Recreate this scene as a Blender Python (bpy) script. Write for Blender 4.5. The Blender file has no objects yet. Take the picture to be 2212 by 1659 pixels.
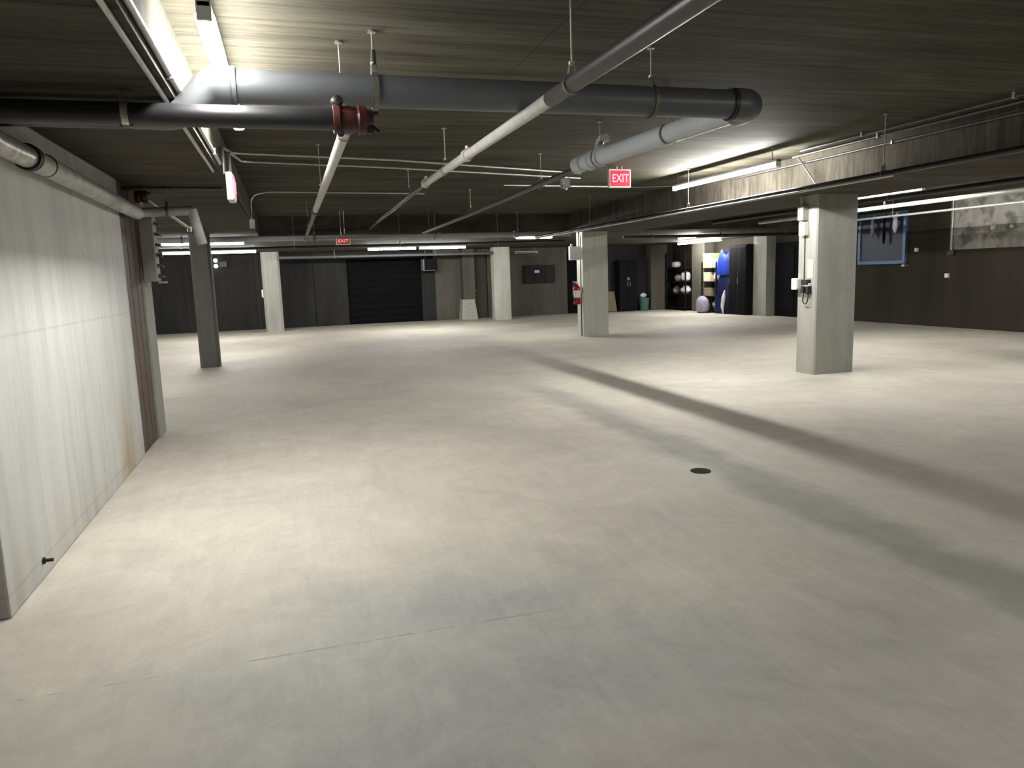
import bpy, bmesh, math, random
from mathutils import Vector, Matrix
random.seed(7)
C = bpy.context.scene.collection
PI = math.pi

# ------------------------------------------------------------------ materials
def new_mat(name):
    m = bpy.data.materials.new(name); m.use_nodes = True
    nt = m.node_tree; nt.nodes.clear()
    o = nt.nodes.new('ShaderNodeOutputMaterial'); b = nt.nodes.new('ShaderNodeBsdfPrincipled')
    nt.links.new(b.outputs[0], o.inputs[0])
    b.inputs['Specular IOR Level'].default_value = .5
    return m, nt, b, o
class N:
    """small node helper"""
    def __init__(s, nt): s.nt = nt
    def coord(s, kind='Position'):
        if kind == 'Position': return s.nt.nodes.new('ShaderNodeNewGeometry').outputs['Position']
        return s.nt.nodes.new('ShaderNodeTexCoord').outputs[kind]
    def mapp(s, v, scale=(1,1,1), loc=(0,0,0), rot=(0,0,0)):
        n = s.nt.nodes.new('ShaderNodeMapping'); s.nt.links.new(v, n.inputs[0])
        n.inputs['Scale'].default_value = scale; n.inputs['Location'].default_value = loc; n.inputs['Rotation'].default_value = rot
        return n.outputs[0]
    def noise(s, v, scale=5, detail=5, rough=.55, dist=0):
        n = s.nt.nodes.new('ShaderNodeTexNoise'); s.nt.links.new(v, n.inputs['Vector'])
        n.inputs['Scale'].default_value = scale; n.inputs['Detail'].default_value = detail
        n.inputs['Roughness'].default_value = rough; n.inputs['Distortion'].default_value = dist
        return n.outputs[0]
    def ramp(s, f, stops):
        n = s.nt.nodes.new('ShaderNodeValToRGB'); s.nt.links.new(f, n.inputs[0])
        e = n.color_ramp.elements
        while len(e) < len(stops): e.new(.5)
        for k, (p, c) in enumerate(stops):
            e[k].position = p
            e[k].color = (c, c, c, 1) if isinstance(c, (int, float)) else (c[0], c[1], c[2], 1)
        return n.outputs[0]
    def mix(s, f, a, b, mode='MIX'):
        n = s.nt.nodes.new('ShaderNodeMix'); n.data_type = 'RGBA'; n.blend_type = mode
        for sock, val in ((n.inputs[0], f), (n.inputs[6], a), (n.inputs[7], b)):
            if isinstance(val, bpy.types.NodeSocket): s.nt.links.new(val, sock)
            elif isinstance(val, (int, float)): sock.default_value = val if sock.type == 'VALUE' else (val, val, val, 1)
            else: sock.default_value = (val[0], val[1], val[2], 1)
        return n.outputs[2]
    def math(s, op, a, b=0.0, c=0.0):
        n = s.nt.nodes.new('ShaderNodeMath'); n.operation = op
        for k, val in enumerate((a, b, c)):
            if isinstance(val, bpy.types.NodeSocket): s.nt.links.new(val, n.inputs[k])
            else: n.inputs[k].default_value = val
        return n.outputs[0]
    def sep(s, v):
        n = s.nt.nodes.new('ShaderNodeSeparateXYZ'); s.nt.links.new(v, n.inputs[0]); return n.outputs
    def range(s, v, a, b, c=0.0, d=1.0):
        n = s.nt.nodes.new('ShaderNodeMapRange'); n.interpolation_type = 'SMOOTHSTEP'
        s.nt.links.new(v, n.inputs[0])
        for k, val in enumerate((a, b, c, d)): n.inputs[k+1].default_value = val
        return n.outputs[0]
    def bump(s, bsdf, h, strength=.2, dist=.01):
        n = s.nt.nodes.new('ShaderNodeBump'); s.nt.links.new(h, n.inputs['Height'])
        n.inputs['Strength'].default_value = strength; n.inputs['Distance'].default_value = dist
        s.nt.links.new(n.outputs[0], bsdf.inputs['Normal'])
    def band(s, v, a, b, soft):
        """1 inside a..b, fading over soft"""
        return s.math('MULTIPLY', s.range(v, a-soft, a+soft), s.range(v, b-soft, b+soft, 1.0, 0.0))

def plain(name, col, rough=.5, metal=0.0, var=.12, scale=14):
    m, nt, b, o = new_mat(name); n = N(nt)
    v = n.coord('Object'); f = n.noise(v, scale, 4)
    lo = tuple(c*(1-var) for c in col); hi = tuple(min(1, c*(1+var)) for c in col)
    c = n.ramp(f, [(.3, lo), (.7, hi)])
    nt.links.new(c, b.inputs['Base Color'])
    b.inputs['Roughness'].default_value = rough; b.inputs['Metallic'].default_value = metal
    if rough >= .75: b.inputs['Specular IOR Level'].default_value = .1        # matt, chalky surfaces
    n.bump(b, n.noise(v, scale*4, 3), .08, .003)
    return m
def glow(name, col, strength):
    m, nt, b, o = new_mat(name)
    b.inputs['Base Color'].default_value = (col[0], col[1], col[2], 1)
    b.inputs['Emission Color'].default_value = (col[0], col[1], col[2], 1)
    b.inputs['Emission Strength'].default_value = strength
    return m
def concrete(name, c1, c2, stretch=(1,1,1), rough=.8, fine=.1, board=None, joints=None, streak=None, jamt=.6):
    m, nt, b, o = new_mat(name); n = N(nt)
    p = n.coord(); x, y, z = n.sep(p)
    f = n.noise(n.mapp(p, stretch), 1.3, 8, .62, .4)
    col = n.ramp(f, [(.3, c1), (.7, c2)])
    g = n.noise(p, 26, 5, .6)
    col = n.mix(1, col, n.ramp(g, [(.3, 1-fine), (.7, 1.0)]), 'MULTIPLY')
    h = g
    if board:                                       # boards of the formwork run along x, grain and tone differ from board to board
        w = n.math('DIVIDE', y, board)
        k = n.math('FLOOR', w)
        cmb = nt.nodes.new('ShaderNodeCombineXYZ'); nt.links.new(k, cmb.inputs[0])
        wn = nt.nodes.new('ShaderNodeTexWhiteNoise'); wn.noise_dimensions = '3D'; nt.links.new(cmb.outputs[0], wn.inputs[0])
        col = n.mix(1, col, n.ramp(wn.outputs[0], [(0, .84), (1, 1.0)]), 'MULTIPLY')
        gr = n.noise(n.mapp(p, (.45, 9, 1)), 2.0, 6, .65, .3)
        col = n.mix(1, col, n.ramp(gr, [(.30, .48), (.62, 1.1)]), 'MULTIPLY')
        fr = n.math('FRACT', w)
        seam = n.math('LESS_THAN', fr, .05)
        col = n.mix(n.math('MULTIPLY', seam, .35), col, n.mix(1, col, .5, 'MULTIPLY'))
    if joints:                                      # sheet joints every few metres
        for ax, pitch, off in joints:
            s_ = {'x': x, 'y': y, 'z': z}[ax]
            fr = n.math('FRACT', n.math('DIVIDE', n.math('ADD', s_, off), pitch))
            seam = n.math('LESS_THAN', fr, .014/pitch)
            col = n.mix(n.math('MULTIPLY', seam, jamt), col, n.mix(1, col, .5, 'MULTIPLY'))
    if streak:                                      # run marks down a wall
        st = n.noise(n.mapp(p, (3, 3, .25)), 2.6, 5, .6)
        col = n.mix(1, col, n.ramp(st, [(.33, streak), (.6, 1.0)]), 'MULTIPLY')
    nt.links.new(col, b.inputs['Base Color']); b.inputs['Roughness'].default_value = rough; b.inputs['Specular IOR Level'].default_value = .12
    n.bump(b, h, .12, .004)
    return m, nt, n, b, col, p

def floor_mat():
    m, nt, b, o = new_mat('floor_concrete'); n = N(nt)
    p = n.coord(); x, y, z = n.sep(p)
    big = n.noise(p, .42, 7, .6, .5)
    col = n.ramp(big, [(.3, (.43, .40, .345)), (.5, (.52, .485, .415)), (.7, (.60, .56, .475))])
    mid = n.noise(n.mapp(p, (1, 1, 1), (3, 1, 0)), 2.4, 8, .68, 1.2)
    col = n.mix(1, col, n.ramp(mid, [(.3, .83), (.62, 1.03)]), 'MULTIPLY')
    swirl = n.noise(n.mapp(p, (9, 1.3, 1), (0, 0, 0), (0, 0, .5)), 1.6, 6, .7, .8)
    col = n.mix(1, col, n.ramp(swirl, [(.3, .92), (.65, 1.03)]), 'MULTIPLY')
    fine = n.noise(p, 34, 5, .65)
    col = n.mix(1, col, n.ramp(fine, [(.3, .93), (.7, 1.03)]), 'MULTIPLY')
    # blue-grey patches: shade of the overhead pipes tinted into the near aisle
    wob = n.math('MULTIPLY', n.math('SUBTRACT', n.noise(p, 1.5, 6, .6), .5), 1.1)
    for cx, cy, rx, ry, amt in ((.45, 2.75, 1.25, .95, .75), (.9, 3.55, 1.0, .55, .4), (1.8, 2.2, 1.6, .9, .35), (-.3, 1.9, .9, .5, .5)):
        dx = n.math('DIVIDE', n.math('SUBTRACT', x, cx), rx); dy = n.math('DIVIDE', n.math('SUBTRACT', y, cy), ry)
        d = n.math('ADD', n.math('SQRT', n.math('ADD', n.math('MULTIPLY', dx, dx), n.math('MULTIPLY', dy, dy))), wob)
        k = n.math('MULTIPLY', n.range(d, .45, 1.15, 1.0, 0.0), amt)
        col = n.mix(k, col, n.mix(1, col, (.72, .77, .84), 'MULTIPLY'))
    # darker mottled band along the aisle that the drain sits in
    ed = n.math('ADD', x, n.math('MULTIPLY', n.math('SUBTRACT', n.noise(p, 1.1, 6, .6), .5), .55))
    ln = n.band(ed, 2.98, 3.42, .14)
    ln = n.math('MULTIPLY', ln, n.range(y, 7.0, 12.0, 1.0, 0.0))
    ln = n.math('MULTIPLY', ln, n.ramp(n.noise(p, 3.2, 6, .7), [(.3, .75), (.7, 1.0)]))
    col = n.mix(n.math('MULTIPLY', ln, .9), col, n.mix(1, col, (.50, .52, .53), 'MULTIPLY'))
    # wheel marks curving along the aisle
    r = n.math('SQRT', n.math('ADD', n.math('POWER', n.math('SUBTRACT', x, -7.0), 2), n.math('POWER', n.math('SUBTRACT', y, 1.0), 2)))
    for r0, w in ((8.0, .07), (9.45, .07), (8.75, .05)):
        k = n.math('MULTIPLY', n.band(r, r0, r0+w*2, .05), n.ramp(n.noise(p, 2.1, 4, .6), [(.45, 0), (.7, .35)]))
        col = n.mix(k, col, n.mix(1, col, .72, 'MULTIPLY'))
    # saw cut control joints
    for s_, at in ((y, 3.08), (y, 11.1), (y, 19.1)):
        k = n.math('MULTIPLY', n.band(s_, at-.004, at+.004, .005), n.ramp(n.noise(p, 6, 3), [(.42, .0), (.56, .6)]))
        k = n.math('MULTIPLY', k, n.range(x, .7, 1.4, 1.0, .15))
        col = n.mix(k, col, (.13, .12, .11))
    nt.links.new(col, b.inputs['Base Color'])
    nt.links.new(n.ramp(mid, [(.3, .62), (.7, .82)]), b.inputs['Roughness'])
    n.bump(b, n.noise(p, 18, 6, .65), .1, .006)
    return m

M = {}
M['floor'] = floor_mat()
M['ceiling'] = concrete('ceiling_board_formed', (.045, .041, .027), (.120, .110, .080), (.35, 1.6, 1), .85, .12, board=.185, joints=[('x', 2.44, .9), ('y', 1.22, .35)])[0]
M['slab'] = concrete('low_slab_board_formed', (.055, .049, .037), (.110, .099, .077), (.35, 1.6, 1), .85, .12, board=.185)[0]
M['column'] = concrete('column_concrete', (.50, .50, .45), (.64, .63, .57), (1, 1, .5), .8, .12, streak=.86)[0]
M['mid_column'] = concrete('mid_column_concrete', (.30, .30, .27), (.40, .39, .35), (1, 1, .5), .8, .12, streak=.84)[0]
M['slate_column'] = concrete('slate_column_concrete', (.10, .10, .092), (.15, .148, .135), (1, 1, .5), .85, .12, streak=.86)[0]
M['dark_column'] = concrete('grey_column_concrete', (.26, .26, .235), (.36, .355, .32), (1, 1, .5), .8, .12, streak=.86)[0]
def left_wall_mat():
    m, nt, n, b, col, p = concrete('left_wall_concrete', (.43, .43, .415), (.52, .52, .50), (1, 1, .4), .75, .06, streak=.84, joints=[('y', 1.22, -.06), ('z', 1.22, -.10)], jamt=.22)
    x, y, z = n.sep(p)
    # rust coloured run-off near the foot of the wall, at its far end
    k = n.math('MULTIPLY', n.band(n.math('ADD', y, n.math('MULTIPLY', n.noise(p, 5, 4), .35)), 6.75, 7.15, .22), n.range(z, .05, .95, .9, 0.0))
    col2 = n.mix(k, col, n.mix(1, col, (.86, .74, .52), 'MULTIPLY'))
    k2 = n.math('MULTIPLY', n.range(z, .0, .45, .8, 0.0), n.ramp(n.noise(p, 3, 5), [(.35, .2), (.65, 1.0)]))
    col2 = n.mix(k2, col2, n.mix(1, col2, (.86, .80, .72), 'MULTIPLY'))
    sp = n.math('GREATER_THAN', n.noise(p, 7.5, 2, .5), .74)
    col2 = n.mix(n.math('MULTIPLY', sp, .5), col2, n.mix(1, col2, .6, 'MULTIPLY'))
    nt.links.new(col2, b.inputs['Base Color'])
    return m
M['left_wall'] = left_wall_mat()
def right_wall_mat():
    m, nt, n, b, col, p = concrete('right_wall_with_shade_tone', (.32, .305, .275), (.52, .50, .455), (1, 1, 1), .8, .1, streak=.75)
    x, y, z = n.sep(p)
    blot = n.ramp(n.noise(p, 2.6, 5, .55), [(.38, .45), (.5, 1.0)])
    col = n.mix(1, col, blot, 'MULTIPLY')
    shade_tone = n.ramp(n.noise(n.mapp(p, (1, .6, .1)), 1.5, 3), [(.35, (.026, .022, .016)), (.65, (.042, .034, .027))])
    k = n.math('MAXIMUM', n.range(z, 1.765, 1.775, 1.0, 0.0), n.range(y, 13.62, 13.64))  # shade of the lower wall put into its colour; dark throughout beyond the conduit
    nt.links.new(n.mix(k, col, shade_tone), b.inputs['Base Color'])
    return m
M['right_wall'] = right_wall_mat()
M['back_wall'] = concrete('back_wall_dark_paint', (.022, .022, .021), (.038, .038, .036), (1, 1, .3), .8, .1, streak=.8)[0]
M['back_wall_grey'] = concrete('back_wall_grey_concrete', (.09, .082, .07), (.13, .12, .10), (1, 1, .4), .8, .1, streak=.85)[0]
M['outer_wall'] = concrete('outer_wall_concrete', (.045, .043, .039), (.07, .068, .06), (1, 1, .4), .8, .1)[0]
M['black_door'] = plain('black_door_paint', (.005, .005, .006), .9)
M['brown_door'] = plain('brown_door_paint', (.045, .036, .022), .6)
M['rust'] = plain('brown_steel_jamb', (.060, .040, .028), .65, 0, .3, 5)
M['grey_pvc'] = plain('grey_pipe_plastic', (.088, .094, .10), .42, 0, .06, 4)
M['light_pvc'] = plain('light_grey_pipe', (.33, .35, .36), .4, 0, .06, 4)
M['black_pipe'] = plain('black_steel_pipe', (.012, .012, .014), .42, 0, .2)
M['red'] = plain('red_coupling_paint', (.055, .008, .006), .5, 0, .25)
M['galv'] = plain('galvanised_steel', (.42, .41, .38), .38, .75, .12)
M['rod'] = plain('threaded_rod_zinc', (.30, .285, .24), .45, .5, .15, 40)
M['silver_pipe'] = plain('pale_sprinkler_pipe', (.50, .49, .46), .38, .25, .12)
M['dark_pipe'] = plain('dark_sprinkler_pipe', (.045, .044, .042), .42, 0, .2)
M['wrap'] = plain('pipe_lagging_jacket', (.36, .355, .33), .6, 0, .25, 9)
M['foil'] = plain('silver_foil_jacket', (.5, .49, .46), .35, .7, .35, 22)
M['white'] = plain('white_enamel', (.72, .72, .70), .35, 0, .04)
M['off_white'] = plain('off_white_plastic', (.62, .61, .57), .5, 0, .05)
M['pink'] = glow('exit_sign_side_glow', (.9, .30, .35), .5)
M['tube'] = glow('tube_light_glow', (1.0, .985, .94), 255)
M['lens'] = glow('wraparound_lens_glow', (1.0, .985, .94), 102)
M['weak_tube'] = glow('weak_tube_light_glow', (1.0, .985, .94), 150)
M['right_tube'] = glow('right_tube_light_glow', (1.0, .985, .94), 330)
M['far_tube'] = glow('far_tube_light_glow', (1.0, .985, .94), 165)
M['dim_tube'] = plain('unlit_tube_lens', (.40, .40, .37), .4)
M['exit_face'] = glow('exit_sign_red_face', (1.0, .0, .012), .75)
M['exit_letter'] = glow('exit_sign_letters', (1.0, .16, .24), 1.5)
M['far_exit_face'] = glow('far_exit_sign_face', (.22, .015, .02), .3)
M['far_exit_letter'] = glow('far_exit_sign_letters', (1.0, .35, .35), .5)
M['lamp_head'] = glow('emergency_head_glow', (1, 1, .95), 4)
M['ext_red'] = plain('extinguisher_red', (.32, .012, .014), .25, 0, .06)
M['label_white'] = plain('paper_label', (.8, .78, .76), .6, 0, .03)
M['rubber'] = plain('black_rubber', (.012, .012, .012), .5)
M['green'] = plain('green_sticker', (.42, .54, .38), .5, 0, .05)
M['blue_frame'] = plain('blue_painted_frame', (.07, .13, .22), .4, .2, .1)
M['navy'] = plain('navy_board', (.010, .018, .05), .5, 0, .2)
M['shelf_black'] = plain('black_shelf_steel', (.008, .008, .009), .8)
M['white_bag'] = plain('white_plastic_bag', (.62, .62, .64), .45, 0, .15)
M['grey_bag'] = plain('grey_cloth_bundle', (.22, .22, .23), .7, 0, .2)
M['lilac_bag'] = plain('lilac_grey_bag', (.25, .23, .30), .6, 0, .2)
M['blue_tarp'] = plain('blue_tarpaulin', (.015, .045, .36), .4, 0, .35, 4)
M['navy_tarp'] = plain('navy_tarpaulin', (.008, .015, .08), .45, 0, .35, 4)
M['sky_box'] = plain('light_blue_bin', (.25, .50, .72), .4, 0, .08)
M['lime_box'] = plain('lime_green_carton', (.42, .56, .20), .6, 0, .08)
M['cream_box'] = plain('cream_carton', (.50, .45, .32), .7, 0, .1)
M['teal'] = plain('teal_bin_plastic', (.06, .15, .12), .4, 0, .1)
M['cardboard'] = plain('tan_cardboard', (.20, .17, .11), .8, 0, .15)
M['iron'] = plain('cast_iron_grate', (.03, .029, .027), .8, 0, .3)
M['concrete_light'] = plain('pale_concrete_foot', (.40, .39, .35), .8, 0, .1)

# ------------------------------------------------------------------ geometry
def BM(): return bmesh.new()
def box(bm, x0, x1, y0, y1, z0, z1, bev=0.0):
    t = bmesh.new(); bmesh.ops.create_cube(t, size=1)
    for v in t.verts:
        v.co = Vector((x0+(v.co.x+.5)*(x1-x0), y0+(v.co.y+.5)*(y1-y0), z0+(v.co.z+.5)*(z1-z0)))
    if bev: bmesh.ops.bevel(t, geom=t.edges[:], offset=bev, segments=2, affect='EDGES', profile=.6)
    merge(bm, t); return bm
def merge(bm, t):
    me = bpy.data.meshes.new('tmp'); t.to_mesh(me); t.free(); bm.from_mesh(me); bpy.data.meshes.remove(me)
def ring(bm, c, u, v, r, n):
    return [bm.verts.new(c + u*(r*math.cos(2*PI*k/n)) + v*(r*math.sin(2*PI*k/n))) for k in range(n)]
def tube(bm, pts, r, n=16, radii=None):
    pts = [Vector(p) for p in pts]; prev = None; up = None
    for i, p in enumerate(pts):
        if i == 0: d = pts[1]-p
        elif i == len(pts)-1: d = p-pts[i-1]
        else: d = (pts[i+1]-p).normalized() + (p-pts[i-1]).normalized()
        d.normalize()
        if up is None:
            up = Vector((0,0,1)) if abs(d.z) < .9 else Vector((1,0,0))
        a = d.cross(up).normalized(); b_ = a.cross(d).normalized(); up = b_
        rr = radii[i] if radii else r
        rg = ring(bm, p, a, b_, rr, n)
        if prev:
            for k in range(n): bm.faces.new((prev[k], prev[(k+1) % n], rg[(k+1) % n], rg[k]))
        else: bm.faces.new(rg[::-1])
        prev = rg
    bm.faces.new(prev)
    return bm
def rounded(pts, rad, seg=6):
    """polyline with its inner corners rounded"""
    pts = [Vector(p) for p in pts]; out = [pts[0]]
    for i in range(1, len(pts)-1):
        a, b_, c = pts[i-1], pts[i], pts[i+1]
        r = min(rad, (a-b_).length*.49, (c-b_).length*.49)
        p0 = b_+(a-b_).normalized()*r; p1 = b_+(c-b_).normalized()*r
        for k in range(seg+1):
            t = k/seg; out.append(p0*(1-t)**2 + b_*2*t*(1-t) + p1*t*t)
    out.append(pts[-1]); return out
def lathe(bm, prof, c, axis='z', n=20):
    c = Vector(c); ax = {'x': (Vector((0,1,0)), Vector((0,0,1)), Vector((1,0,0))), 'y': (Vector((0,0,1)), Vector((1,0,0)), Vector((0,1,0))), 'z': (Vector((1,0,0)), Vector((0,1,0)), Vector((0,0,1)))}[axis]
    prev = None
    for r, h in prof:
        rg = ring(bm, c+ax[2]*h, ax[0], ax[1], max(r, 1e-4), n)
        if prev:
            for k in range(n): bm.faces.new((prev[k], prev[(k+1) % n], rg[(k+1) % n], rg[k]))
        else: bm.faces.new(rg[::-1])
        prev = rg
    bm.faces.new(prev); return bm
def blob(bm, c, s, seed=0, amp=.12, sub=3):
    t = bmesh.new(); bmesh.ops.create_icosphere(t, subdivisions=sub, radius=1)
    rnd = random.Random(seed); ph = [rnd.uniform(0, 6) for _ in range(6)]
    for v in t.verts:
        k = 1+amp*(math.sin(3*v.co.x+ph[0])+math.sin(4*v.co.y+ph[1])+math.sin(5*v.co.z+ph[2])+.6*math.sin(9*v.co.x+7*v.co.z+ph[3]))/2
        p = v.co*k; v.co = Vector((c[0]+p.x*s[0], c[1]+p.y*s[1], c[2]+max(p.z, -.86)*s[2]))
    merge(bm, t); return bm
def obj(name, bm, mat, parent=None, label=None, smooth=None):
    bmesh.ops.recalc_face_normals(bm, faces=bm.faces[:])
    if parent is not None:
        bmesh.ops.translate(bm, verts=bm.verts[:], vec=-world(parent))
    me = bpy.data.meshes.new(name); bm.to_mesh(me); bm.free()
    if isinstance(mat, str): mat = M[mat]
    me.materials.append(mat)
    if smooth:
        for p in me.polygons: p.use_smooth = len(p.vertices) == 4 or smooth == 'all'
        me.set_sharp_from_angle(angle=math.radians(38))
    o = bpy.data.objects.new(name, me); C.objects.link(o)
    if parent is not None: o.parent = parent
    if label: o['label'] = label
    return o
def world(o):
    v = Vector((0,0,0))
    while o is not None: v += o.location; o = o.parent
    return v
def thing(name, label, cat, loc, group=None):
    o = bpy.data.objects.new(name, None); C.objects.link(o); o.location = loc; o.empty_display_size = .1
    o['label'] = label; o['category'] = cat
    if group: o['group'] = group
    return o
def tag(o, label, cat, group=None):
    o['label'] = label; o['category'] = cat
    if group: o['group'] = group
    return o
def struct(name, bm, mat, parent=None):
    o = obj(name, bm, mat, parent); o['kind'] = 'structure'; return o
def dup(root, delta, label):
    r = root.copy(); C.objects.link(r); r.location = Vector(root.location)+Vector(delta); r['label'] = label
    for ch in root.children:
        c = ch.copy(); C.objects.link(c); c.parent = r
        for g in ch.children:
            d = g.copy(); C.objects.link(d); d.parent = c
    return r

# ------------------------------------------------------------------ the setting
LOW, HIGH = 2.5, 2.9                      # undersides of the low slab bands and of the raised bays
XL, XR, YF = -.48, 6.3, 16.5              # the raised middle bay
X2 = 8.2                                  # far edge of the band over the right column row
X0, X9, Y0, Y9 = -7.0, 14.6, -4.0, 26.5
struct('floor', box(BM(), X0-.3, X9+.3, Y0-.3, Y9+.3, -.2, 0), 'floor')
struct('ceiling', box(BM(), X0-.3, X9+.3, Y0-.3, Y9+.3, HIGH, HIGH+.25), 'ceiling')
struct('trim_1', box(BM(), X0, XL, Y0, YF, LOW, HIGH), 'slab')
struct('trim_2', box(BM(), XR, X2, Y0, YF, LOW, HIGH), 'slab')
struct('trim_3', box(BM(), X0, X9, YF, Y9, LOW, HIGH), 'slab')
bm = BM(); box(bm, -1.78, -1.38, 3.91, 7.44, 0, LOW, .012); struct('wall_left', bm, 'left_wall')
struct('wall_right', box(BM(), X9, X9+.3, Y0, Y9, 0, HIGH), 'right_wall')
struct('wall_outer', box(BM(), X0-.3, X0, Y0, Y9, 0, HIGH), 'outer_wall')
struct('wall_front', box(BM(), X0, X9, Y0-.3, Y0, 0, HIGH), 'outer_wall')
# back wall built round its doorways
bm = BM()
box(bm, X0, 2.0, Y9, Y9+.3, 0, LOW); box(bm, 2.0, 4.6, Y9, Y9+.3, 2.25, LOW); box(bm, 4.6, 5.1, Y9, Y9+.3, 0, LOW)
for x in (-5.6, -3.2, -1.0, .9): box(bm, x, x+.12, Y9-.05, Y9, 0, LOW)
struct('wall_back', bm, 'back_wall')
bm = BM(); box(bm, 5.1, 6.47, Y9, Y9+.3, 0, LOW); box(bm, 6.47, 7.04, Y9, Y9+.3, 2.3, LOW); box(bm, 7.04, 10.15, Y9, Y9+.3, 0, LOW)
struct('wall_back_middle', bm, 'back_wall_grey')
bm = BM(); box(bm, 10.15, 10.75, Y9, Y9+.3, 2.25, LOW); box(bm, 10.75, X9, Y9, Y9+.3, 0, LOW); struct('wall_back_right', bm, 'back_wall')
# doors
bm = BM(); box(bm, 2.0, 4.6, Y9+.15, Y9+.22, 0, 2.25)
for k in range(9): box(bm, 2.0, 4.6, Y9+.12, Y9+.15, .03+k*.247, .03+k*.247+.2, .01)
struct('door_1', bm, 'black_door')
bm = BM(); box(bm, 6.5, 7.01, Y9+.05, Y9+.1, 0.01, 2.28); d = struct('door_2', bm, 'brown_door')
h = obj('door_handle', lathe(BM(), [(.012, 0), (.012, .04), (.026, .045), (.026, .075), (.01, .085)], (6.58, Y9+.05, 1.02), 'y'), 'galv', d); h.location = (0, -.085, 0)
bm = BM(); box(bm, 10.18, 10.72, Y9+.05, Y9+.1, 0.01, 2.23); struct('door_3', bm, 'black_door')
bm = BM(); box(bm, 14.52, 14.6, 18.84, 19.9, 0.01, 2.24, .005); box(bm, 14.5, 14.52, 18.98, 19.76, .15, 2.1, .005); struct('door_4', bm, 'black_door')

# ------------------------------------------------------------------ columns
def column(x0, x1, y0, y1, label, ch=.02, mat='column', ztop=LOW):
    bm = BM(); box(bm, x0, x1, y0, y1, 0, ztop)
    es = [e for e in bm.edges if abs(e.verts[0].co.z-e.verts[1].co.z) > 1]
    bmesh.ops.bevel(bm, geom=es, offset=ch, segments=1, affect='EDGES')
    o = obj('concrete_column', bm, mat); tag(o, label, 'column', 'concrete columns holding up the ceiling'); return o
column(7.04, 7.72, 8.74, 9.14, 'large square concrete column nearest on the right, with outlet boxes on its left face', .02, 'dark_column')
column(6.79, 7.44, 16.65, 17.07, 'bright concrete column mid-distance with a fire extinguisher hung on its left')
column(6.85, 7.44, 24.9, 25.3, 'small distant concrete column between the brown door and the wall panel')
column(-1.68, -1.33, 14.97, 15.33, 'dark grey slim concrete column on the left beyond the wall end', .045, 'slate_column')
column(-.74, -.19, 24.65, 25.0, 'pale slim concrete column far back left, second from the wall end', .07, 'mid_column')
t = thing('concrete_pier', 'short distant concrete pier with a pale flared foot left of the brown door', 'pier', (6.2, 26.2, 0))
bm = BM(); box(bm, 6.02, 6.45, 26.05, Y9, .72, LOW, .01); obj('shaft', bm, 'back_wall_grey', t)
bm = BM(); lathe(bm, [(.42, 0), (.31, .72)], (6.2, 26.27, 0), 'z', 4)
bmesh.ops.rotate(bm, verts=bm.verts[:], cent=(6.2, 26.27, 0), matrix=Matrix.Rotation(PI/4, 3, 'Z')); 
for v in bm.verts: v.co.y = min(v.co.y, Y9-.002)
obj('foot', bm, 'concrete_light', t, 'pale flared foot')
# the end of the left wall
bm = BM(); box(bm, -1.78, -1.42, 7.445, 8.24, 0, LOW)
for y in (7.45, 7.72, 7.99): box(bm, -1.42, -1.392, y, y+.245, 0, LOW, .006)
tag(obj('steel_jamb', bm, 'rust'), 'brown ribbed steel jamb set in the far end of the left wall', 'jamb')
bm = BM(); box(bm, -1.78, -1.365, 8.245, 8.62, 0, LOW, .015)
tag(obj('concrete_pier', bm, 'dark_column'), 'narrow grey concrete pier beside the brown jamb at the left wall end', 'pier')

# ------------------------------------------------------------------ tube lights
def squash(bm, z, k):
    for v in bm.verts: v.co.z = z+(v.co.z-z)*k
    return bm
def strip_light(cx, cy, z, ax, length, label, mat='tube', top=HIGH, w=.09, rods=True, group='ceiling tube lights'):
    """long fixture centred on cx, cy with its lens at height z"""
    t = thing('ceiling_light', label, 'light', (cx, cy, z), group)
    L = length/2
    def bx(a0, a1, b0, b1, z0, z1, bev=0):
        bm = BM()
        if ax == 'y': box(bm, cx+b0, cx+b1, cy+a0, cy+a1, z0, z1, bev)
        else: box(bm, cx+a0, cx+a1, cy+b0, cy+b1, z0, z1, bev)
        return bm
    obj('housing', bx(-L, L, -w*.34, w*.34, z+.034, z+.062, .005), 'white', t)
    q = ((cx, cy-L+.02, z), (cx, cy+L-.02, z)) if ax == 'y' else ((cx-L+.02, cy, z), (cx+L-.02, cy, z))
    if mat == 'lens': obj('lens', squash(tube(BM(), q, .044, 16), z, .5), mat, t, smooth=True)
    else: obj('tube', tube(BM(), q, .024 if mat == 'far_tube' else .0145, 10), mat, t, smooth=True)
    for s in (-L, L-.022): obj('end_cap', bx(s, s+.022, -w*.36, w*.36, z-.020, z+.064, .006), 'white', t)
    if rods:
        for s in (-L+.12, L-.12):
            p = (cx, cy+s) if ax == 'y' else (cx+s, cy)
            bm = BM(); tube(bm, [(p[0], p[1], z+.06), (p[0], p[1], top)], .005, 8)
            lathe(bm, [(.022, 0), (.022, .006)], (p[0], p[1], top-.006)); obj('rod', bm, 'rod', t)
    return t
strip_light(-.262, 4.93, 2.72, 'y', 2.5, 'long bright tube light hung nearest on the left, crossed by the grey pipe', 'lens')
strip_light(5.53, 8.77, 2.70, 'y', 2.44, 'long bright tube light beside the slab edge right of the red exit sign', 'right_tube')
strip_light(10.42, 11.55, 2.75, 'y', 2.5, 'bright tube light right of the big column, in the far right bay', 'tube')
strip_light(-.262, -2.2, 2.72, 'y', 2.44, 'tube light out of view behind the camera on the left', 'weak_tube', group='tube lights behind the viewpoint')
strip_light(5.53, -.6, 2.70, 'y', 2.44, 'tube light out of view to the right near the slab edge', 'weak_tube', group='tube lights behind the viewpoint')
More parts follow.
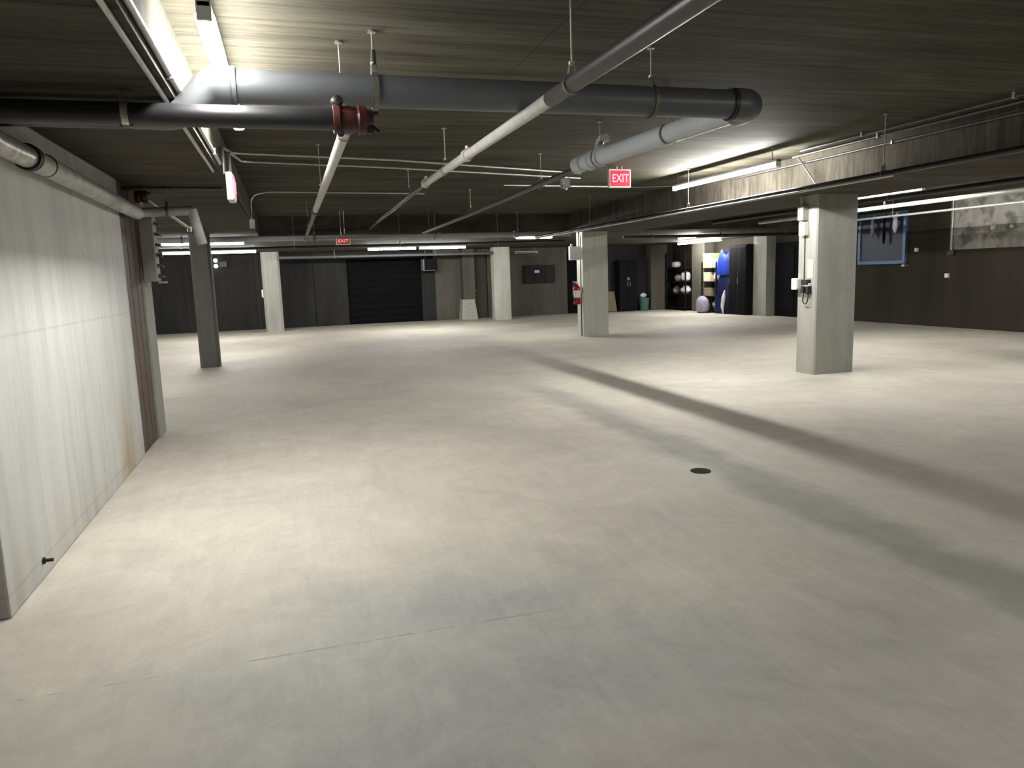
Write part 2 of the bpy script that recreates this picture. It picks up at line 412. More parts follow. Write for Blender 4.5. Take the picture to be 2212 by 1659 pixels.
strip_light(-4.0, 12.0, 2.42, 'y', 2.44, 'added tube light out of view behind the left wall', 'tube', LOW, group='tube lights behind the viewpoint')  # added to brighten the floor beyond the left wall end
strip_light(11.2, 6.6, 2.74, 'y', 2.44, 'added unseen tube light in the right bay near the pale wall', 'far_tube', group='tube lights behind the viewpoint')  # added out of view to brighten the upper right wall and floor
F = 'far tube lights under the low slab'
strip_light(-1.95, 22, 2.41, 'x', 2.4, 'far left tube light, the lower and longer of the pair behind the dark grey column', 'far_tube', LOW, group=F)
strip_light(-1.68, 17.6, 2.43, 'x', 1.7, 'far left tube light, the upper of the pair behind the dark grey column', 'far_tube', LOW, group=F)
strip_light(3.0, 22, 2.40, 'x', 1.42, 'far middle tube light, left one of the end-to-end pair before the black door', 'far_tube', LOW, group=F)
strip_light(4.5, 22, 2.40, 'x', 1.42, 'far middle tube light, right one of the end-to-end pair before the black door', 'far_tube', LOW, group=F)
strip_light(5.9, 17.6, 2.43, 'x', .95, 'short far tube light just left of the column with the extinguisher', 'far_tube', LOW, group=F)
strip_light(13.45, 22.6, 2.42, 'y', 2.8, 'far right tube light above the shelf with blue tarpaulin', 'far_tube', LOW, group=F)
strip_light(11.0, 19.0, 2.42, 'y', 1.2, 'far right tube light behind the large right column', 'far_tube', LOW, group=F)
strip_light(8.4, 26.0, 2.31, 'x', .86, 'dim unlit tube light before the far wall panel', 'dim_tube', LOW, group=F)

# ------------------------------------------------------------------ pipes and their hangers
def hanger(parent, x, y, z, r, top=HIGH, axis='y', rod=.0045, bend=0.0):
    """threaded rod with a clevis ring round a pipe running along axis"""
    h = obj('hanger_rod', tube(BM(), rounded([(x, y, z+r+.05), (x, y, top)], .01), rod, 8), 'rod', parent)
    bm = BM(); n = 22; w = .013; rr = r+.006; prev = None; pts = []
    for k in range(n+1):
        a = -PI/2 - PI*.86 + 2*PI*.86*k/n
        pts.append((rr*math.cos(a), rr*math.sin(a)))
    pts = [(.012, r+.05)] + [(p[0], p[1]) for p in pts[::-1]] + [(-.012, r+.05)]
    for q in pts:
        rg = []
        for s in (-w, w):
            rg.append(bm.verts.new((x+q[0], y+s, z+q[1]) if axis == 'y' else (x+s, y+q[0], z+q[1])))
        if prev: bm.faces.new((prev[0], prev[1], rg[1], rg[0]))
        prev = rg
    bmesh.ops.solidify(bm, geom=bm.faces[:], thickness=.003)
    lathe(bm, [(.016, 0), (.016, .014)], (x, y, z+r+.045))
    c = obj('clevis', bm, 'rod', h)
    bm = BM(); lathe(bm, [(.024, 0), (.018, .012)], (x, y, top-.012)); obj('anchor', bm, 'galv', h)
    return h
def collar(bm, c, axis, r, w=.03, lip=.012):
    lathe(bm, [(r, -w), (r+lip, -w), (r+lip, -w*.3), (r+lip*.6, 0), (r+lip, w*.3), (r+lip, w), (r, w)], c, axis, 22)

# big grey drain pipe across the aisle, with its elbow down on the left
GY, GZ, GR = 4.33, 2.58, .088
t = thing('drain_pipe', 'thick dark grey drain pipe running level across the aisle below the ceiling', 'pipe', (1.2, GY, GZ))
obj('pipe_run', tube(BM(), [(-.22, GY, GZ), (1.2, GY, GZ), (2.86, GY, GZ)], GR, 28), 'grey_pvc', t, smooth=True)
e = obj('elbow', tube(BM(), rounded([(-.20, GY, GZ), (-.31, GY, GZ), (-.465, GY, GZ-.165), (-.70, GY, GZ-.165)], .10, 8), GR, 28, [GR+.010-.0019*k for k in range(20)]), 'grey_pvc', t, smooth=True)
obj('pipe_run', tube(BM(), [(-.60, GY, GZ-.165), (-3.2, GY, GZ-.165)], .062, 24), 'black_pipe', t, 'black length running off to the left', smooth=True)
bm = BM(); collar(bm, (.545, GY, GZ), 'x', GR, .018, .006); obj('joint_band', bm, 'grey_pvc', t, smooth=True)
bm = BM(); collar(bm, (2.24, GY, GZ), 'x', GR, .018, .006); obj('joint_band', bm, 'grey_pvc', t, smooth=True)
bm = BM(); collar(bm, (-.20, GY, GZ), 'x', GR, .022, .014); obj('joint_band', bm, 'grey_pvc', t, smooth=True)
hanger(t, .545, GY, GZ, GR+.006, HIGH, 'x'); hanger(t, 2.24, GY, GZ, GR+.006, HIGH, 'x')
bm = BM(); tube(bm, [(.545, GY, GZ+GR), (.548, GY, GZ+GR+.13)], .014, 10, [.02, .013]); obj('rod_sleeve', bm, 'rubber', t, 'black sleeve over the rod')
pts = rounded([(2.80, GY, GZ), (2.95, GY, GZ), (2.95, GY+.16, GZ)], .13, 8)
obj('elbow', tube(BM(), pts, GR+.011, 28), 'grey_pvc', t, smooth=True)
bm = BM(); collar(bm, (2.80, GY, GZ), 'x', GR, .014, .014); obj('joint_band', bm, 'black_pipe', t, smooth=True)
# continuing away from the camera
t2 = thing('drain_pipe', 'light grey drain pipe running away from the elbow past the red exit sign', 'pipe', (2.93, 5.6, GZ))
obj('pipe_run', tube(BM(), [(2.95, GY+.16, GZ), (2.88, 5.5, GZ), (2.80, 6.75, GZ)], .076, 28), 'light_pvc', t2, smooth=True)
def along(y): return 2.95-(y-4.46)*.0655
for y, w, l in ((6.42, .03, .016), (6.62, .05, .012), (6.85, .09, .004)):
    bm = BM(); collar(bm, (along(y), y, GZ), 'y', .076, w, l); obj('coupling', bm, 'light_pvc', t2, smooth=True)
bm = BM(); tube(bm, rounded([(along(6.5), 6.5, GZ+.05), (along(6.5)+.03, 6.5, GZ+.17), (along(6.5)+.1, 6.5, GZ+.19)], .05), .038, 16); obj('branch_stub', bm, 'light_pvc', t2, smooth=True)
hanger(t2, along(5.3), 5.3, GZ, .078); hanger(t2, along(6.45), 6.45, GZ, .09)
t3 = thing('sprinkler_pipe', 'thin dark pipe continuing from the light grey drain pipe towards the far beam', 'pipe', (2.85, 10, 2.55))
obj('pipe_run', tube(BM(), [(2.82, 6.97, 2.56), (2.88, 12.2, 2.52), (2.9, YF-.05, 2.5)], .03, 16), 'dark_pipe', t3, smooth=True)
for y in (8.2, 11.6, 15.2): hanger(t3, 2.85, y, 2.54, .032)
bm = BM(); box(bm, 2.80, 2.88, 7.35, 7.45, 2.42, 2.52, .01); tube(bm, [(2.84, 7.4, 2.50), (2.84, 7.4, 2.40)], .014, 10); obj('sprinkler_head', bm, 'galv', t3)

# black main with the red grooved coupling
BY, BZ = 4.13, 2.385
t = thing('sprinkler_main', 'thick black steel main running in from the left to the red coupling', 'pipe', (-.4, BY, BZ))
obj('pipe_run', tube(BM(), [(-3.2, BY, BZ), (.30, BY, BZ)], .056, 24), 'black_pipe', t, smooth=True)
hanger(t, -.69, BY, BZ, .058, LOW)
bm = BM(); collar(bm, (-.69, BY, BZ), 'x', .056, .016, .004); obj('strap', bm, 'galv', t, 'grey strap')
t = thing('pipe_coupling', 'dark red grooved tee coupling at the end of the black main', 'coupling', (.37, BY, BZ))
bm = BM(); lathe(bm, [(.05, -.085), (.074, -.08), (.078, -.05), (.066, -.04), (.070, 0), (.066, .04), (.078, .05), (.074, .085), (.048, .10), (.03, .125)], (.375, BY, BZ), 'x', 20)
obj('body', bm, 'red', t, smooth=True)
bm = BM(); tube(bm, [(.375, BY, BZ-.01), (.375, BY+.10, BZ-.01), (.375, BY+.13, BZ-.01)], .045, 18, [.05, .05, .042]); obj('outlet', bm, 'red', t, smooth=True)
for (x, y, z) in ((.325, -.05, .075), (.325, -.05, -.078), (.485, 0, .03), (.485, 0, -.05)):
    bm = BM(); lathe(bm, [(.012, -.035), (.012, -.01), (.019, -.01), (.019, .012), (.01, .012), (.01, .035)], (x, BY+y, BZ+z), 'y', 10); obj('bolt', bm, 'rubber', t)
bm = BM(); blob(bm, (.318, BY-.01, BZ+.088), (.034, .03, .032), 3, .05, 2); obj('boss', bm, 'rubber', t, 'black knob on top', smooth='all')
bm = BM(); tube(bm, [(.48, BY, BZ+.02), (.53, BY-.01, BZ+.04)], .012, 10); tube(bm, [(.48, BY, BZ-.02), (.53, BY, BZ-.06)], .010, 10); obj('drain_plug', bm, 'rubber', t)
t = thing('sprinkler_pipe', 'pale short pipe slanting away from the red coupling', 'pipe', (.39, 7, 2.41))
obj('pipe_run', tube(BM(), [(.378, 4.30, 2.385), (.40, 9.6, 2.41)], .034, 18), 'silver_pipe', t, smooth=True)
bm = BM(); collar(bm, (.40, 9.7, 2.41), 'y', .034, .05, .016); obj('coupling', bm, 'dark_pipe', t, smooth=True)
obj('pipe_run', tube(BM(), [(.40, 9.7, 2.41), (.42, YF-.1, 2.40)], .030, 14), 'dark_pipe', t, 'dark far length', smooth=True)
for y in (4.55, 7.84, 13.5): hanger(t, .38+(y-4.3)*.004, y, 2.39 if y < 5 else 2.41, .036)

# long diagonal branch in the middle of the bay
def sx(y): return 1.26+(y-.5)*.0335
def sz(y): return 2.348+(y-.5)*.0275
t = thing('sprinkler_pipe', 'long sprinkler pipe from top centre to the far beam, dark near and pale further on', 'pipe', (1.4, 5, 2.5))
obj('pipe_run', tube(BM(), [(sx(-3), -3, sz(-3)), (sx(3.75), 3.75, sz(3.75))], .040, 20), 'dark_pipe', t, smooth=True)
obj('pipe_run', tube(BM(), [(sx(3.75), 3.75, sz(3.75)), (sx(8.1), 8.1, sz(8.1))], .036, 20), 'silver_pipe', t, 'pale further length', smooth=True)
obj('pipe_run', tube(BM(), [(sx(8.1), 8.1, sz(8.1)), (sx(YF), YF-.02, sz(12)-.02)], .027, 14), 'dark_pipe', t, 'thin far length', smooth=True)
for y in (5.9, 8.15):
    bm = BM(); q = 0; c = (sx(y), y, sz(y)); collar(bm, c, 'y', .036, .035, .014)
    tube(bm, [(c[0], c[1], c[2]), (c[0], c[1], c[2]+.07)], .016, 12); obj('tee', bm, 'silver_pipe', t, smooth=True)
for y in (3.42, 6.9, 9.6): hanger(t, sx(y), y, sz(y), .042)

# pipes along the slab edge on the right
t = thing('sprinkler_main', 'black pipe running along the lower edge of the right-hand slab band', 'pipe', (5.5, 6, 2.37))
obj('pipe_run', tube(BM(), [(5.355, Y0+.2, 2.358), (5.40, 16.0, 2.358)], .026, 16), 'black_pipe', t, smooth=True)
for y in (1.9, 5.78, 9.3, 12.8): hanger(t, 5.37, y, 2.358, .028)
tag(obj('conduit', tube(BM(), [(5.325, 5.6, 2.322), (5.36, 15.9, 2.322)], .011, 10), 'galv', smooth=True), 'thin pale conduit running beside the black pipe on the right', 'conduit')
for x, z, y1, lab in ((5.86, 2.865, 7.6, 'highest of the three thin conduits under the ceiling at upper right'), (6.06, 2.855, 8.0, 'middle one of the three thin conduits under the ceiling at upper right'), (6.25, 2.80, 9.6, 'lowest of the three thin conduits, on the slab edge at upper right')):
    t = thing('conduit', lab, 'conduit', (x, 3, z), 'thin conduits at upper right')
    obj('conduit_run', tube(BM(), [(x, Y0+.1, z), (x, y1, z)], .014, 10), 'dark_pipe', t, smooth=True)
    for y in (4.9, 6.6):
        bm = BM(); box(bm, x-.022, x+.022, y, y+.025, z-.018, HIGH if x < 6.2 else z+.02, .003); obj('clip', bm, 'galv', t)
tag(obj('pipe_brace', tube(BM(), [(6.22, 8.12, 2.89), (6.2, 7.70, 2.46), (5.42, 7.66, 2.39)], .012, 10), 'dark_pipe', smooth=True), 'thin slanted brace across the brightly lit slab edge by the right tube light', 'brace')
tag(obj('conduit', tube(BM(), [(3.2, 10.9, 2.87), (5.53, 11.1, 2.87), (5.53, 10.0, 2.76)], .012, 10), 'galv', smooth=True), 'thin bright conduit on the ceiling just behind the red exit sign', 'conduit')

# pipes in the far right bay
t = thing('water_pipe', 'pale pipe just below the right tube light, running past the big column', 'pipe', (11.2, 8, 2.6))
obj('pipe_run', tube(BM(), [(11.2, Y0+.2, 2.60), (11.2, 16, 2.60)], .040, 14), 'silver_pipe', t, smooth=True)
for y in (3, 7.3, 12): hanger(t, 11.2, y, 2.60, .042)
t = thing('sprinkler_main', 'black pipe high in the right bay at the frame edge', 'pipe', (9.9, 7, 2.62))
obj('pipe_run', tube(BM(), [(9.9, Y0+.2, 2.62), (9.9, 7.6, 2.62), (9.9, 16, 2.62)], .042, 16), 'black_pipe', t, smooth=True)
for y in (5.6, 10.5): hanger(t, 9.9, y, 2.62, .044)
t = thing('water_pipe', 'lowest thin pipe crossing in front of the blue-framed board', 'pipe', (12.35, 8, 2.5))
obj('pipe_run', tube(BM(), [(12.35, Y0+.2, 2.50), (12.35, 16, 2.50)], .024, 12), 'silver_pipe', t, smooth=True)
for y in (6, 9.4, 13): hanger(t, 12.35, y, 2.50, .026)
t = thing('conduit', 'vertical pale conduit down the right wall between dark and bright halves', 'conduit', (14.55, 13.55, 1.8))
obj('conduit_run', tube(BM(), [(14.57, 13.55, 1.76), (14.57, 13.55, HIGH)], .022, 12), 'galv', t, smooth=True)
bm = BM(); box(bm, 14.54, 14.6, 13.46, 13.64, 1.64, 1.76, .008); obj('junction_box', bm, 'rubber', t)

# pipes crossing the aisle at the far beam
t = thing('drain_pipe', 'far grey pipe crossing the aisle just under the far beam', 'pipe', (2, 15.9, 2.40))
obj('pipe_run', tube(BM(), [(-2.4, 15.9, 2.425), (6.2, 15.9, 2.425)], .055, 16), 'light_pvc', t, smooth=True)
for x, z in ((-1.9, 2.425), (.6, 2.425), (3.1, 2.425), (4.95, 2.425)): hanger(t, x, 15.9, z, .064, HIGH if x > XL else LOW, 'x', .008)
for x in (2.9, 3.2, 4.9):
    bm = BM(); collar(bm, (x, 15.9, 2.425), 'x', .055, .04, .015); obj('coupling', bm, 'light_pvc', t, smooth=True)
t = thing('sprinkler_main', 'far black pipe crossing just above the far tube lights', 'pipe', (2, 16.3, 2.3))
obj('pipe_run', tube(BM(), [(-3.4, 16.3, 2.255), (6.2, 16.3, 2.275)], .026, 16), 'black_pipe', t, smooth=True)
for x in (-2.7, .2, 2.4, 4.6): hanger(t, x, 16.3, 2.265, .028, HIGH if x > XL else LOW, 'x')
t = thing('water_pipe', 'far thin grey pipe below the far middle tube lights', 'pipe', (3, 24, 2.26))
obj('pipe_run', tube(BM(), [(-.19, 24.3, 2.30), (6.85, 24.9, 2.30)], .045, 14), 'grey_pvc', t, smooth=True)
for x in (1.5, 4.8): hanger(t, x, 24.3+(x+.19)*.085, 2.30, .047, LOW, 'x')
t = thing('sprinkler_pipe', 'distant dark pipe above the right shelves', 'pipe', (12, 18, 2.35))
obj('pipe_run', tube(BM(), [(8.2, 17.4, 2.38), (14.4, 17.4, 2.38)], .04, 14), 'dark_pipe', t, smooth=True)
for x in (9, 11, 13): hanger(t, x, 17.4, 2.38, .042, LOW, 'x')

# lagged pipe on top of the left wall
WX, WZ = -1.30, 2.27
t = thing('lagged_pipe', 'thick pale lagged pipe along the top of the left wall', 'pipe', (WX, 6, WZ))
obj('jacket', tube(BM(), [(WX, 4.78, WZ), (WX, 7.82, WZ-.03)], .062, 22), 'wrap', t, smooth=True)
obj('foil_jacket', tube(BM(), [(WX, 2.8, WZ+.01), (WX, 3.4, WZ), (WX, 4.72, WZ)], .058, 22), 'foil', t, 'crinkled silver length', smooth=True)
for y, w, l, m_ in ((4.75, .03, .012, 'rubber'), (5.05, .01, .006, 'rubber')):
    bm = BM(); collar(bm, (WX, y, WZ), 'y', .060, w, l); obj('band', bm, m_, t, smooth=True)
t = thing('heating_pipe', 'white pipe that turns right from the lagged pipe and drops behind the left wall end', 'pipe', (-1, 7.9, 2.2))
pts = rounded([(WX, 7.86, WZ-.03), (-.83, 7.95, 2.275), (-.79, 8.45, 1.98)], .05, 5)
obj('pipe_run', tube(BM(), [(WX, 7.86, 2.245), (-.83, 7.95, 2.27)], .045, 16), 'wrap', t, smooth=True)
obj('pipe_run', tube(BM(), [(-.835, 7.94, 2.285), (-.77, 8.0, 1.95)], .046, 16), 'wrap', t, smooth=True)
hanger(t, -1.05, 7.91, 2.258, .047, LOW, 'x')
t = thing('pipe_coupling', 'small dark red coupling above the lagged pipe at the wall end', 'coupling', (-1.27, 7.95, 2.40))
bm = BM(); lathe(bm, [(.03, -.06), (.055, -.055), (.06, -.02), (.048, 0), (.06, .02), (.055, .055), (.03, .06)], (-1.27, 7.95, 2.40), 'x', 18); tube(bm, [(-1.27, 7.95, 2.41), (-1.27, 7.95, LOW)], .02, 12)
obj('body', bm, 'red', t, smooth=True)
bm = BM(); lathe(bm, [(.012, -.03), (.012, .03)], (-1.19, 7.93, 2.43), 'y', 8); obj('bolt', bm, 'rubber', t)
t = thing('sprinkler_pipe', 'thin dark pipe slanting down from the small red coupling at the wall end', 'pipe', (-1.1, 8.3, 2.3))
obj('pipe_run', tube(BM(), [(-1.24, 7.97, 2.39), (-.93, 8.5, 2.14)], .017, 12), 'galv', t, smooth=True)
bm = BM(); lathe(bm, [(.02, -.03), (.024, 0), (.02, .03)], (-.93, 8.5, 2.13), 'z', 12); obj('end_fitting', bm, 'galv', t, smooth=True)
tag(obj('sprinkler_main', tube(BM(), [(-1.5, 7.75, 2.455), (-.52, 7.75, 2.455)], .018, 10), 'dark_pipe', smooth=True), 'thin dark pipe under the low slab from the wall end to the left exit sign', 'pipe')
# conduit along the edge of the left slab band
t = thing('conduit', 'bright thin conduit running along the edge of the left slab band', 'conduit', (-.46, 4, 2.5))
obj('conduit_run', tube(BM(), [(-.464, -2, 2.55), (-.464, 6.8, 2.55)], .015, 10), 'silver_pipe', t, smooth=True)
for y in (1.8, 4.0, 6.2):
    bm = BM(); box(bm, -.48, -.445, y, y+.02, 2.525, 2.575, .003); obj('clip', bm, 'galv', t)
tag(obj('conduit', tube(BM(), [(-.52, -2, 2.484), (-.52, 6.8, 2.484)], .012, 10), 'silver_pipe', smooth=True), 'second thin conduit under the left slab band, left of the bright one', 'conduit')
# thin conduits crossing the bay ceiling
def ceil_conduit(pts, label, box_at=None):
    t = thing('conduit', label, 'conduit', pts[1], 'conduits crossing the middle bay')
    obj('conduit_run', tube(BM(), rounded(pts, .12, 7), .0125, 10), 'galv', t, smooth=True)
    return t
ceil_conduit([(-.445, 6.93, 2.48), (-.445, 6.95, 2.70), (-.44, 8.3, 2.872), (1.2, 8.62, 2.872), (3.9, 9.6, 2.872)], 'conduit rising from the left exit sign, the nearer of two crossing the bay ceiling')
ceil_conduit([(-.40, 7.02, 2.48), (-.40, 7.05, 2.68), (-.38, 8.85, 2.872), (1.2, 9.2, 2.872), (4.1, 10.1, 2.872)], 'conduit rising from the left exit sign, the farther of two crossing the bay ceiling')
t = ceil_conduit([(-.42, 11.6, 2.47), (-.42, 11.62, 2.80), (-.2, 11.72, 2.872), (2.2, 12.0, 2.872)], 'short conduit with a small white sensor box hanging at its left end')
bm = BM(); box(bm, -.455, -.385, 11.56, 11.62, 2.34, 2.47, .01); obj('sensor_box', bm, 'white', t, 'small white box')

# ------------------------------------------------------------------ exit signs
def text_bm(s, size):
    cu = bpy.data.curves.new('lettering', 'FONT'); cu.body = s; cu.size = size; cu.extrude = .003; cu.align_x = 'CENTER'; cu.align_y = 'CENTER'; cu.offset = size*.012
    o = bpy.data.objects.new('lettering', cu); C.objects.link(o)
    dg = bpy.context.evaluated_depsgraph_get(); me = bpy.data.meshes.new_from_object(o.evaluated_get(dg))
    bm = BM(); bm.from_mesh(me); bpy.data.objects.remove(o); bpy.data.curves.remove(cu); bpy.data.meshes.remove(me)
    return bm
def exit_sign(cx, cy, cz, w, h, top, label, rot=0.0, far=False, side=False):
    t = thing('exit_sign', label, 'sign', (cx, cy, cz), 'exit signs')
    R = Matrix.Rotation(rot, 4, 'Z'); O = Vector((cx, cy, cz))
    def put(name, bm, m_, lab=None):
        bmesh.ops.transform(bm, matrix=R, verts=bm.verts[:]); bmesh.ops.translate(bm, vec=O, verts=bm.verts[:])
        return obj(name, bm, m_, t, lab)
    d = .055
    put('housing', box(BM(), -w/2, w/2, -d/2, d/2, -h/2, h/2, .008), 'off_white')
    put('face', box(BM(), -w/2+.02, w/2-.02, -d/2-.006, -d/2, -h/2+.018, h/2-.018), 'pink' if side else ('far_exit_face' if far else 'exit_face'), 'glowing red face')
    bm = text_bm('EXIT', h*.62)
    sx_ = (w-.07)/max(v.co.x*2 for v in bm.verts)
    for v in bm.verts: v.co.x *= sx_
    bmesh.ops.rotate(bm, verts=bm.verts[:], cent=(0,0,0), matrix=Matrix.Rotation(PI/2, 3, 'X')); bmesh.ops.translate(bm, vec=(0, -d/2-.008, -.002), verts=bm.verts[:])
    put('lettering', bm, 'far_exit_letter' if far else 'exit_letter', 'EXIT lettering')
    for s in (-.035, .035): put('stem', tube(BM(), [(s, 0, h/2), (s, 0, top-cz)], .008, 10), 'galv')
    return t
exit_sign(4.27, 9.16, 2.745, .31, .235, HIGH, 'glowing red EXIT sign hung in the middle of the bay ceiling')
exit_sign(-.40, 6.92, 2.365, .30, .23, LOW, 'exit sign seen edge-on at the slab edge on the left, white housing and pink face', PI/2, side=True)
exit_sign(1.12, 15.2, 2.315, .27, .15, HIGH, 'small far exit sign before the far beam, faint red', far=True)

# ------------------------------------------------------------------ fittings on the columns
t = thing('junction_box', 'white electrical box on the top left of the column with the extinguisher', 'electrical box', (6.62, 16.68, 2.02))
bm = BM(); box(bm, 6.46, 6.76, 16.64, 16.74, 1.84, 2.16, .012); obj('box_body', bm, 'white', t)
bm = BM(); tube(bm, [(6.52, 16.69, 2.16), (6.52, 16.69, 2.22)], .025, 12); tube(bm, [(6.70, 16.69, 2.16), (6.70, 16.69, LOW)], .022, 12); obj('conduit_stub', bm, 'galv', t)
bm = BM(); box(bm, 6.76, 6.80, 16.66, 16.72, 1.9, 2.1); obj('bracket', bm, 'galv', t)
t = thing('fire_extinguisher', 'red fire extinguisher hung on the left side of the mid-distance column', 'extinguisher', (6.66, 16.75, .78))
bm = BM(); lathe(bm, [(.0, 0), (.07, .005), (.085, .03), (.085, .36), (.078, .41), (.05, .455), (.025, .475), (.025, .5)], (6.66, 16.75, .78), 'z', 20); obj('cylinder', bm, 'ext_red', t, smooth=True)
bm = BM(); lathe(bm, [(.0865, 0), (.0865, .17)], (6.66, 16.75, .95), 'z', 20); obj('label_band', bm, 'label_white', t, 'white printed label', smooth=True)
bm = BM(); box(bm, 6.63, 6.69, 16.73, 16.77, 1.27, 1.32, .006); box(bm, 6.55, 6.67, 16.74, 16.76, 1.32, 1.335, .004); box(bm, 6.56, 6.66, 16.74, 16.76, 1.29, 1.30, .003); obj('valve_handle', bm, 'galv', t)
bm = BM(); tube(bm, rounded([(6.64, 16.75, 1.28), (6.55, 16.74, 1.25), (6.55, 16.72, 1.0), (6.57, 16.71, .86)], .06), .013, 10); obj('hose', bm, 'rubber', t, smooth=True)
bm = BM(); box(bm, 6.735, 6.79, 16.72, 16.78, 1.05, 1.2, .004); obj('bracket', bm, 'galv', t)
bm = BM(); box(bm, 6.775, 6.79, 16.78, 16.80, 0, 2.4); tag(obj('power_cable', bm, 'rubber'), 'black cable down the left edge of the column with the extinguisher', 'cable')
# near right column
t = thing('junction_box', 'tall grey junction box high on the left face of the large right column', 'electrical box', (7.0, 9.0, 2.1))
bm = BM(); box(bm, 6.95, 7.04, 8.93, 9.05, 2.16, 2.36, .008); obj('box_body', bm, 'galv', t)
bm = BM(); box(bm, 6.96, 7.04, 8.91, 9.03, 1.95, 2.14, .008); obj('box_body', bm, 'off_white', t)
bm = BM(); tube(bm, [(6.99, 9.0, 2.36), (6.99, 9.0, LOW)], .013, 10); tube(bm, [(6.99, 9.0, 2.12), (6.99, 9.0, 2.18)], .013, 10); obj('conduit_stub', bm, 'galv', t)
tag(obj('power_cable', tube(BM(), [(7.03, 8.98, 1.95), (7.03, 8.98, 1.33)], .006, 8), 'rubber', smooth=True), 'thin black cable down the left face of the large right column', 'cable')
bm = BM(); box(bm, 7.034, 7.04, 8.80, 8.92, 1.36, 1.62); tag(obj('sticker', bm, 'green'), 'pale green sticker on the left face of the large right column', 'sticker')
t = thing('outlet_box', 'white outlet box at the left corner of the large right column', 'electrical box', (6.99, 9.05, 1.28))
bm = BM(); box(bm, 6.93, 7.04, 9.02, 9.13, 1.20, 1.36, .01); obj('box_body', bm, 'white', t)
bm = BM(); box(bm, 6.945, 7.025, 9.012, 9.02, 1.22, 1.34, .004); obj('cover', bm, 'off_white', t)
t = thing('power_adapter', 'black power adapters plugged in on the large right column, with a looped lead', 'adapter', (7.0, 8.9, 1.2))
bm = BM(); box(bm, 6.97, 7.04, 8.84, 8.97, 1.27, 1.34, .008); obj('upper_plug', bm, 'rubber', t)
bm = BM(); box(bm, 6.96, 7.04, 8.90, 8.96, 1.15, 1.25, .01); box(bm, 6.97, 7.04, 8.82, 8.87, 1.14, 1.25, .01); obj('lower_plug', bm, 'rubber', t)
bm = BM(); box(bm, 6.99, 7.04, 8.83, 8.95, 1.24, 1.29, .005); obj('socket_plate', bm, 'white', t)
bm = BM(); tube(bm, rounded([(6.99, 8.93, 1.16), (6.99, 8.95, 1.02), (6.99, 8.88, .99), (6.99, 8.84, 1.05), (7.0, 8.84, 1.15)], .05), .009, 8); obj('lead', bm, 'rubber', t, smooth=True)
# far left column box, emergency heads, unit heater
bm = BM(); box(bm, -.79, -.74, 24.7, 24.9, 1.1, 1.34, .01); tag(obj('switch_box', bm, 'off_white'), 'small pale box on the left side of the far pale column', 'electrical box')
t = thing('emergency_light', 'twin-head emergency light with two bright bulbs on the far left wall', 'light', (-2.18, Y9-.08, 2.25))
bm = BM(); box(bm, -2.1, -1.85, Y9-.13, Y9, 2.1, 2.3, .01); obj('battery_box', bm, 'rubber', t)
for z in (2.33, 2.15):
    bm = BM(); lathe(bm, [(.02, .0), (.06, -.06), (.065, -.08)], (-2.19, Y9-.1, z), 'y', 16); obj('lamp_head', bm, 'lamp_head', t, 'bright bulb', smooth=True)
bm = BM(); tube(bm, [(-2.19, Y9-.09, 2.15), (-2.19, Y9-.09, 2.33)], .015, 8); tube(bm, [(-2.19, Y9-.09, 2.24), (-2.09, Y9-.09, 2.24)], .015, 8); obj('bracket', bm, 'rubber', t)
t = thing('unit_heater', 'dark unit heater hung at the far black opening, pale left edge', 'heater', (4.8, 26.1, 2))
bm = BM(); box(bm, 4.62, 5.08, 25.9, 26.3, 1.78, 2.18, .01); obj('casing', bm, 'shelf_black', t)
bm = BM(); box(bm, 4.58, 4.62, 25.88, 26.3, 1.78, 2.18, .006); box(bm, 4.62, 5.0, 25.88, 25.9, 1.78, 1.80); obj('edge_flange', bm, 'grey_bag', t)
for x in (4.7, 5.0): obj('hanger_rod', tube(BM(), [(x, 26.1, 2.18), (x, 26.1, LOW)], .008, 8), 'rod', t)
# louvred heater on the pier at the end of the left wall
t = thing('unit_heater', 'pale louvred heater box high on the pier at the end of the left wall', 'heater', (-1.28, 8.7, 1.6))
bm = BM(); box(bm, -1.362, -1.235, 8.20, 8.40, 1.60, 2.26, .008); obj('casing', bm, 'dark_column', t)
for k in range(6):
    z = 1.66+k*.103
    bm = BM(); box(bm, -1.235, -1.185, 8.22, 8.38, z, z+.014); bmesh.ops.rotate(bm, verts=bm.verts[:], cent=(-1.235, 8.3, z), matrix=Matrix.Rotation(.5, 3, 'Y')); obj('louvre_blade', bm, 'rubber', t)
bm = BM(); box(bm, -1.235, -1.175, 8.20, 8.40, 1.58, 1.60, .004); obj('drip_tray', bm, 'dark_column', t)

